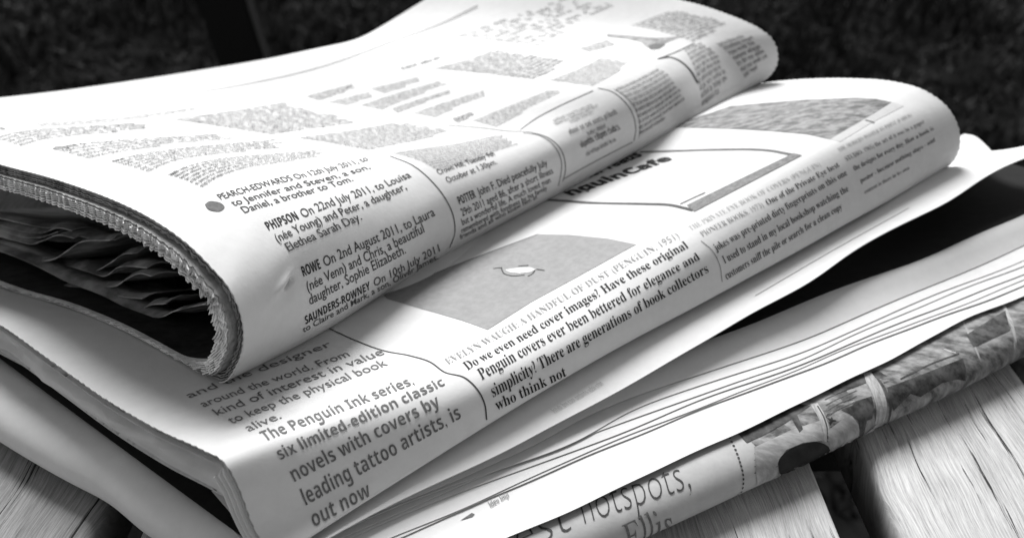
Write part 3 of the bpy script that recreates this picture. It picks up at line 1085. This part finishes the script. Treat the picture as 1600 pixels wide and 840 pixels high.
# ------------------------------------------------------------------ A: newspaper on top
Ap = [
    ([(-250, 183), (-110, 222), (0, 256), (98, 283), (195, 320), (244, 346), (293, 381), (332, 419), (361, 454), (378, 495), (381, 535), (371, 570), (345, 598)], 143, 5),
    ([(-230, 157), (-120, 190), (0, 214), (82, 233), (170, 253), (262, 270), (345, 303), (415, 350), (455, 395), (472, 440), (477, 475), (474, 505), (455, 545)], 143, 4),
    ([(0, 153), (150, 171), (269, 187), (359, 199), (469, 216), (570, 238), (612, 247), (645, 261), (675, 285), (697, 312), (708, 340), (707, 370), (692, 402)], 144, 4),
    ([(200, 128), (345, 137), (475, 153), (562, 166), (644, 178), (737, 192), (791, 202), (834, 209), (858, 218), (874, 232), (882, 252), (882, 280), (873, 303)], 144, 3),
    ([(450, 86), (560, 95), (677, 108), (763, 117), (834, 126), (900, 131), (931, 134), (953, 142), (972, 155), (983, 168), (990, 186), (992, 210), (985, 243)], 143, 3),
    ([(655, 5), (760, 13), (870, 26), (980, 40), (1030, 46), (1065, 54), (1092, 62), (1115, 72), (1134, 88), (1149, 108), (1157, 122), (1161, 132), (1160, 144)], 140, 2),
    ([(780, -75), (880, -55), (950, -35), (1010, -16), (1062, 0), (1100, 10), (1137, 23), (1165, 34), (1190, 47), (1205, 59), (1213, 74), (1215, 98), (1194, 126)], 134, 2)]
NTA, NSA, NUA = 260, 520, 110
rows, anch = [], []
for px, hd_, _ in Ap:
    u, v = px[-1]
    a = SB.pix(u, v) + [0, 0, .15]
    P = sect(px, a, hd_)
    h = radians(hd_)
    e = np.array([cos(h), sin(h), 0])
    und = []
    for d in (2.5, 6, 10, 15, 20):
        q = a + e * d
        q[2] = SB.zat(q[0], q[1]) + .09
        und.append(q)
    rows.append(np.vstack([P, und]))
    anch.append(len(px) - 1)
GA = grid_from_rows(rows, anch, NTA, NSA, NUA, 3)
GA = wrinkle(GA, .04, 3)
SA = Surf(GA, NSA - 4)
# small dent and nick near the fold
ti, si = SA.inv(452, 436)
T, Sx = np.meshgrid(np.arange(NTA), np.arange(NSA + NUA), indexing='ij')
arc_t = np.linalg.norm(SA.G[1:, NSA - 60] - SA.G[:-1, NSA - 60], axis=1).mean()
arc_s = np.linalg.norm(SA.G[60, 1:] - SA.G[60, :-1], axis=1).mean()
dx, dy = (T - ti) * arc_t, (Sx - si) * arc_s
dent = .16 * np.exp(-(((dx + .5) / .75) ** 2 + ((dy + .12) / .22) ** 2)) - .55 * np.exp(-((dx / .24) ** 2 + ((dy - .18) / .17) ** 2)) \
    - .10 * np.exp(-(((dx + .2) / 1.0) ** 2 + ((dy - .55) / .4) ** 2))
SA = Surf(SA.G + SA.N * dent[..., None], NSA - 4)

topn = thing('folded_newspaper', 'folded newspaper on top of the stack with announcement columns and open zigzag-cut end', 'newspaper', (-6, 40, 6), 'newspapers folded in the stack')
GT = teeth(SA.G, .035, .36, 0, 1, .35)
GT = teeth(GT, .05, .36, -1, 2)
sheet('cover_sheet', GT, SA.N, .045, topn, PAPER)
ac = topn.children[0]
sl = slice(60, NSA + NUA)
r8 = np.random.default_rng(5)
for k in range(12):
    # each nested sheet: the first ones sit a little back, the later ones stick out
    G2 = SA.G[:70, sl].copy()
    tv = G2[0] - G2[1]
    tv /= np.linalg.norm(tv, axis=1, keepdims=True)
    push = (-.14 - .05 * (k % 2)) if k < 4 else (.06 + .26 * r8.random() + .02 * (k - 4))
    G2 = np.concatenate([G2[:1] + tv * push, G2[2:]], 0)
    if push < 0:
        G2[0] = SA.G[0, sl] + tv * push
    G2 = teeth(G2, .10 + .08 * (k > 4), .44, 0, 10 + k // 3, .45)
    N2 = np.concatenate([SA.N[:1, sl], SA.N[2:70, sl]], 0)
    mt = PAPER_EDGE2 if k < 5 else (PAPER_EDGE if k < 11 else PAPER_SHADE_DARK)  # recessed edges and innermost lining carry painted shade
    if k == 11:
        G2, N2 = SA.G[1:200, sl], SA.N[1:200, sl]
    ja = np.arange(60, NSA + NUA) - (NSA - 1)
    ua = np.clip(ja * .18 / 2.6, 0, 1)
    tpa = 1 - .80 * ua * ua * (3 - 2 * ua)
    if k < 11:
        G2[0] -= tv * (np.clip(push, 0, 1) * .8 * ua)[:, None]
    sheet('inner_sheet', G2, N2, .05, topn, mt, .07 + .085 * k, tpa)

# crumpled pages inside the open end
a0 = SA.G[0, NSA - 1]
h0 = radians(143)
nrm = np.array([-sin(h0), cos(h0), 0])
tdir = -nrm if (-nrm) @ E_SP > 0 else nrm


def inplane(u, v, depth):
    a = a0 + tdir * depth
    r_ = ray(u, v)
    return OC + r_ * (((a - OC) @ nrm) / (r_ @ nrm))


crs = [
    ([(-80, 334), (0, 341), (36, 349), (71, 356), (100, 357), (118, 366), (150, 374), (180, 374)], 2.1),
    ([(-80, 345), (0, 352), (36, 362), (64, 364), (93, 356), (112, 360)], 1.9),
    ([(-80, 352), (0, 360), (40, 371), (62, 371), (90, 362)], 1.7),
    ([(-80, 362), (0, 370), (28, 377), (50, 381), (68, 375), (93, 367), (115, 372)], 1.4),
    ([(-80, 378), (0, 388), (28, 397), (54, 407), (79, 406), (107, 390), (121, 380), (171, 375)], 1.0),
    ([(60, 405), (80, 413), (107, 416), (143, 424), (171, 411), (193, 397), (214, 395)], 1.5),
    ([(110, 416), (136, 424), (161, 431), (186, 417), (229, 418)], 1.3),
    ([(90, 430), (107, 438), (143, 443), (179, 447), (200, 434), (221, 427), (236, 431)], 1.1),
    ([(-60, 380), (0, 392), (54, 414), (107, 441), (154, 459), (200, 481), (250, 495), (271, 486), (321, 474)], .6),
    ([(100, 446), (150, 452), (190, 463), (222, 466)], .9),
    ([(215, 487), (235, 476), (258, 474)], .9)]
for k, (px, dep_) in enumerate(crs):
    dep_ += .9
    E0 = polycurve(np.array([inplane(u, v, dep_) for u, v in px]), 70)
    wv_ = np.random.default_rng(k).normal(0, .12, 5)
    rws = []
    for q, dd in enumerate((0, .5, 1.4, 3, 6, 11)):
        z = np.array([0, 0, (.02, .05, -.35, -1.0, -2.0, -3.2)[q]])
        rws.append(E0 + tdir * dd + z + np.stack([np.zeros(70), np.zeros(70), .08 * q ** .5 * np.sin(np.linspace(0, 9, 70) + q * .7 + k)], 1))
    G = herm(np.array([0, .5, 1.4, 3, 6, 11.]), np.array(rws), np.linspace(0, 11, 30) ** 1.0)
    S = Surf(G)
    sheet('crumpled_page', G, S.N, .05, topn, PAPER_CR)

# ---- A print
for s, p0, p1, up, up1, bold in (
        ('PEARCH-EDWARDS On 12th July 2011, to', (345, 312), (577, 251), (-8, -8), (-8, -6), 0),
        ('to Jennifer and Steven, a son,', (365, 322), (580, 264), (-8, -8), (-8, -6), 0),
        ('Daniel, a brother to Tom.', (382, 333), (553, 283), (-8, -9), (-8, -7), 0),
        ('PHIPSON On 22nd July 2011, to Louisa', (420, 360), (643, 277), (-8, -12), (-8, -8), 1),
        ('(née Young) and Peter, a daughter,', (434, 378), (636, 296), (-8, -12), (-8, -9), 0),
        ('Elethea Sarah Day.', (451, 393), (566, 343), (-8, -12), (-8, -11), 0),
        ('ROWE On 2nd August 2011, to Laura', (474, 432), (680, 337), (-5, -15), (-6, -13), 1),
        ('(née Venn) and Chris, a beautiful', (481, 455), (663, 363), (-4, -15), (-5, -14), 0),
        ('daughter, Sophie Elizabeth.', (484, 476), (634, 395), (-3, -15), (-5, -14), 0),
        ('SAUNDERS-ROWNEY On 10th July 2011', (477, 506), (687, 392), (-2, -12), (-3, -11), 1),
        ('to Claire and Mark, a son, Oliver James.', (474, 519), (684, 404), (-1, -9), (-2, -9), 0),
        ('Crown Hill, Tuesday 9th', (686, 273), (774, 243), (-6, -7), (-5, -6), 0),
        ('October at 1.30pm.', (700, 286), (777, 256), (-6, -8), (-5, -7), 0),
        ('POTTER John F. Died peacefully July', (718, 320), (856, 258), (-5, -12), (-4, -9), 1),
        ('29th 2011 aged 86, after a short illness', (722, 338), (865, 270), (-4, -11), (-4, -9), 0),
        ('but a wonderful life. A much loved man', (722, 352), (861, 284), (-3, -10), (-3, -8), 0),
        ('remembered with fondness by his family', (721, 364), (855, 296), (-2, -8), (-2, -7), 0),
        ('friends and all who knew him at', (719, 374), (840, 309), (-2, -7), (-2, -6), 0)):
    if bold:
        a_, b2 = s.split(' ', 1)
        f = (len(a_) * 1.12) / (len(s) + len(a_) * .12)
        pm = (p0[0] + (p1[0] - p0[0]) * f, p0[1] + (p1[1] - p0[1]) * f)
        pn = (p0[0] + (p1[0] - p0[0]) * (f + .03), p0[1] + (p1[1] - p0[1]) * (f + .03))
        text(SA, a_, p0, pm, up, INK_H, ac, 'bsans', None, 0, 'announcement_text')
        text(SA, b2, pn, p1, up, INK, ac, 'sans', up1, .004, 'announcement_text')
    else:
        text(SA, s, p0, p1, up, INK, ac, 'sans', up1, .004, 'announcement_text')
BA = lambda *a, **k: block(SA, *a, **k)
for q, (TL, TR, BR, BL, n_, mt, kw) in enumerate((
        ((55, 192), (315, 166), (325, 172), (65, 199), 2, INK_L, {}),
        ((-40, 181), (42, 176), (48, 186), (-36, 193), 1, INK_M, {}),
        ((-60, 202), (30, 197), (40, 203), (-50, 208), 1, INK_L, {}),
        ((-10, 216), (228, 190), (258, 203), (36, 229), 3, INK, {}),
        ((-60, 229), (28, 227), (30, 233), (-50, 236), 1, INK_M, dict(fill=.9)),
        ((78, 232), (345, 208), (378, 219), (142, 249), 3, INK, dict(bold0=1)),
        ((172, 252), (440, 217), (452, 234), (234, 270), 4, INK, dict(bold0=1)),
        ((262, 273), (512, 232), (500, 248), (318, 294), 4, INK, dict(bold0=1)),
        ((269, 187), (450, 159), (570, 190), (425, 211), 9, INK, {}),
        ((466, 216), (625, 190), (716, 205), (578, 235), 7, INK, {}),
        ((610, 240), (785, 209), (812, 228), (684, 267), 7, INK, {}),
        ((478, 151), (553, 131), (562, 139), (500, 158), 2, INK, dict(fill=.6)),
        ((512, 160), (578, 144), (590, 153), (541, 165), 3, INK_M, {}),
        ((580, 139), (655, 120), (664, 128), (602, 146), 2, INK_M, {}),
        ((563, 165), (690, 126), (704, 132), (598, 172), 3, INK_M, {}),
        ((612, 170), (706, 140), (714, 145), (622, 177), 2, INK, dict(fill=.6)),
        ((645, 177), (757, 141), (772, 148), (680, 184), 3, INK_M, {}),
        ((707, 186), (738, 175), (745, 181), (716, 193), 2, INK, dict(fill=.8)),
        ((738, 189), (865, 138), (885, 143), (777, 199), 4, INK_M, {}),
        ((625, 106), (692, 87), (695, 90), (632, 109), 1, INK_M, dict(fill=.7)),
        ((677, 107), (770, 78), (893, 95), (834, 124), 9, INK_M, {}),
        ((856, 126), (940, 90), (990, 97), (926, 135), 6, INK_M, {}),
        ((905, 76), (950, 62), (970, 69), (922, 82), 3, INK, dict(fill=.5)),
        ((712, 56), (905, -12), (985, 6), (846, 72), 5, INK_L, dict(dens=.6, gap=.8)),
        ((985, 40), (1052, 15), (1148, 38), (1084, 66), 7, INK_M, dict(fill=.55)),
        ((1068, 77), (1100, 64), (1146, 132), (1096, 168), 10, INK_M, dict(fill=.55, rag=.08)),
        ((1118, 68), (1165, 52), (1204, 98), (1164, 124), 7, INK_M, dict(fill=.55, rag=.05)),
        ((957, 139), (1026, 106), (1080, 160), (998, 212), 10, INK_M, dict(fill=.5)),
        ((855, 190), (930, 158), (948, 166), (876, 201), 3, INK_L, dict(center=1)),
        ((886, 203), (962, 169), (968, 178), (892, 212), 1, INK_M, dict(center=0, rag=0)),
        ((915, 206), (945, 192), (948, 200), (920, 213), 1, INK_M, dict(rag=0)),
        ((905, 224), (964, 194), (970, 203), (909, 232), 1, INK, dict(rag=0, fill=.7)),
        ((914, 238), (960, 214), (963, 221), (917, 245), 1, INK_M, dict(rag=0)))):
    BA(TL, TR, BR, BL, n_ if n_ < 2 or q > 24 else round(n_ * 1.8), mt, ac, seed=q, **kw)
rule(SA, [(-200, 186), (-60, 181), (0, 176), (60, 173), (125, 166), (250, 153), (375, 134), (500, 106), (616, 65), (703, 32), (747, 10)], .12, INK_M, ac, 'page_rule', 90, .07)
RL = [(609, 244), (645, 259), (675, 284), (696, 311), (708, 338), (710, 365), (702, 387)]
rule(SA, RL, .06, INK, ac, 'column_rule')
rule(SA, [(700, 196), (760, 201), (791, 205), (834, 208), (857, 216), (875, 232), (882, 250), (883, 267), (879, 283)], .05, INK_M, ac, 'column_rule')
rule(SA, [(817, 208), (845, 213), (862, 224), (872, 238), (877, 254), (876, 272), (872, 290)], .045, INK_M, ac, 'column_rule')
rule(SA, [(813, 203), (840, 184), (870, 168), (927, 142)], .06, INK_M, ac, 'box_rule')
rule(SA, [(881, 279), (930, 252), (988, 222)], .05, INK_M, ac, 'box_rule')
rule(SA, [(934, 138), (955, 143), (973, 156), (984, 170), (991, 187), (993, 204), (990, 220)], .05, INK_M, ac, 'column_rule')
rule(SA, [(962, 140), (980, 154), (991, 168), (998, 186), (1000, 203), (998, 215)], .04, INK_L, ac, 'column_rule')
rule(SA, [(1029, 92), (1047, 90), (1064, 97), (1078, 110), (1090, 130)], .16, INK, ac, 'column_rule')
rule(SA, [(1027, 93), (1060, 80), (1085, 68)], .08, INK_M, ac, 'box_rule')
# bullet
patch(SA, [(320, 320), (326, 315.5), (337, 315.5), (347, 319), (351, 324), (346, 329.5), (335, 330.5), (324, 326.5)], ink_mat('ink_bullet', .09), ac, 'bullet', 3, .02, 40)
HAIR = photo_mat('printed_portrait', .1, .3, 200)
patch(SA, [(948, 54), (985, 56), (1025, 60), (1066, 57), (1040, 68), (1022, 77), (1010, 74), (1002, 66), (980, 61), (950, 58)], HAIR, ac, 'printed_picture', 5)
patch(SA, [(970, 64), (1000, 68), (1010, 77), (1024, 79), (1000, 88), (970, 84), (955, 74)], photo_mat('pale_print', .48, .54, 300), ac, 'printed_picture', 6)
patch(SA, [(1012, 72), (1025, 68), (1040, 70), (1030, 77), (1016, 78)], INK_M, ac, 'printed_picture', 4, .02)
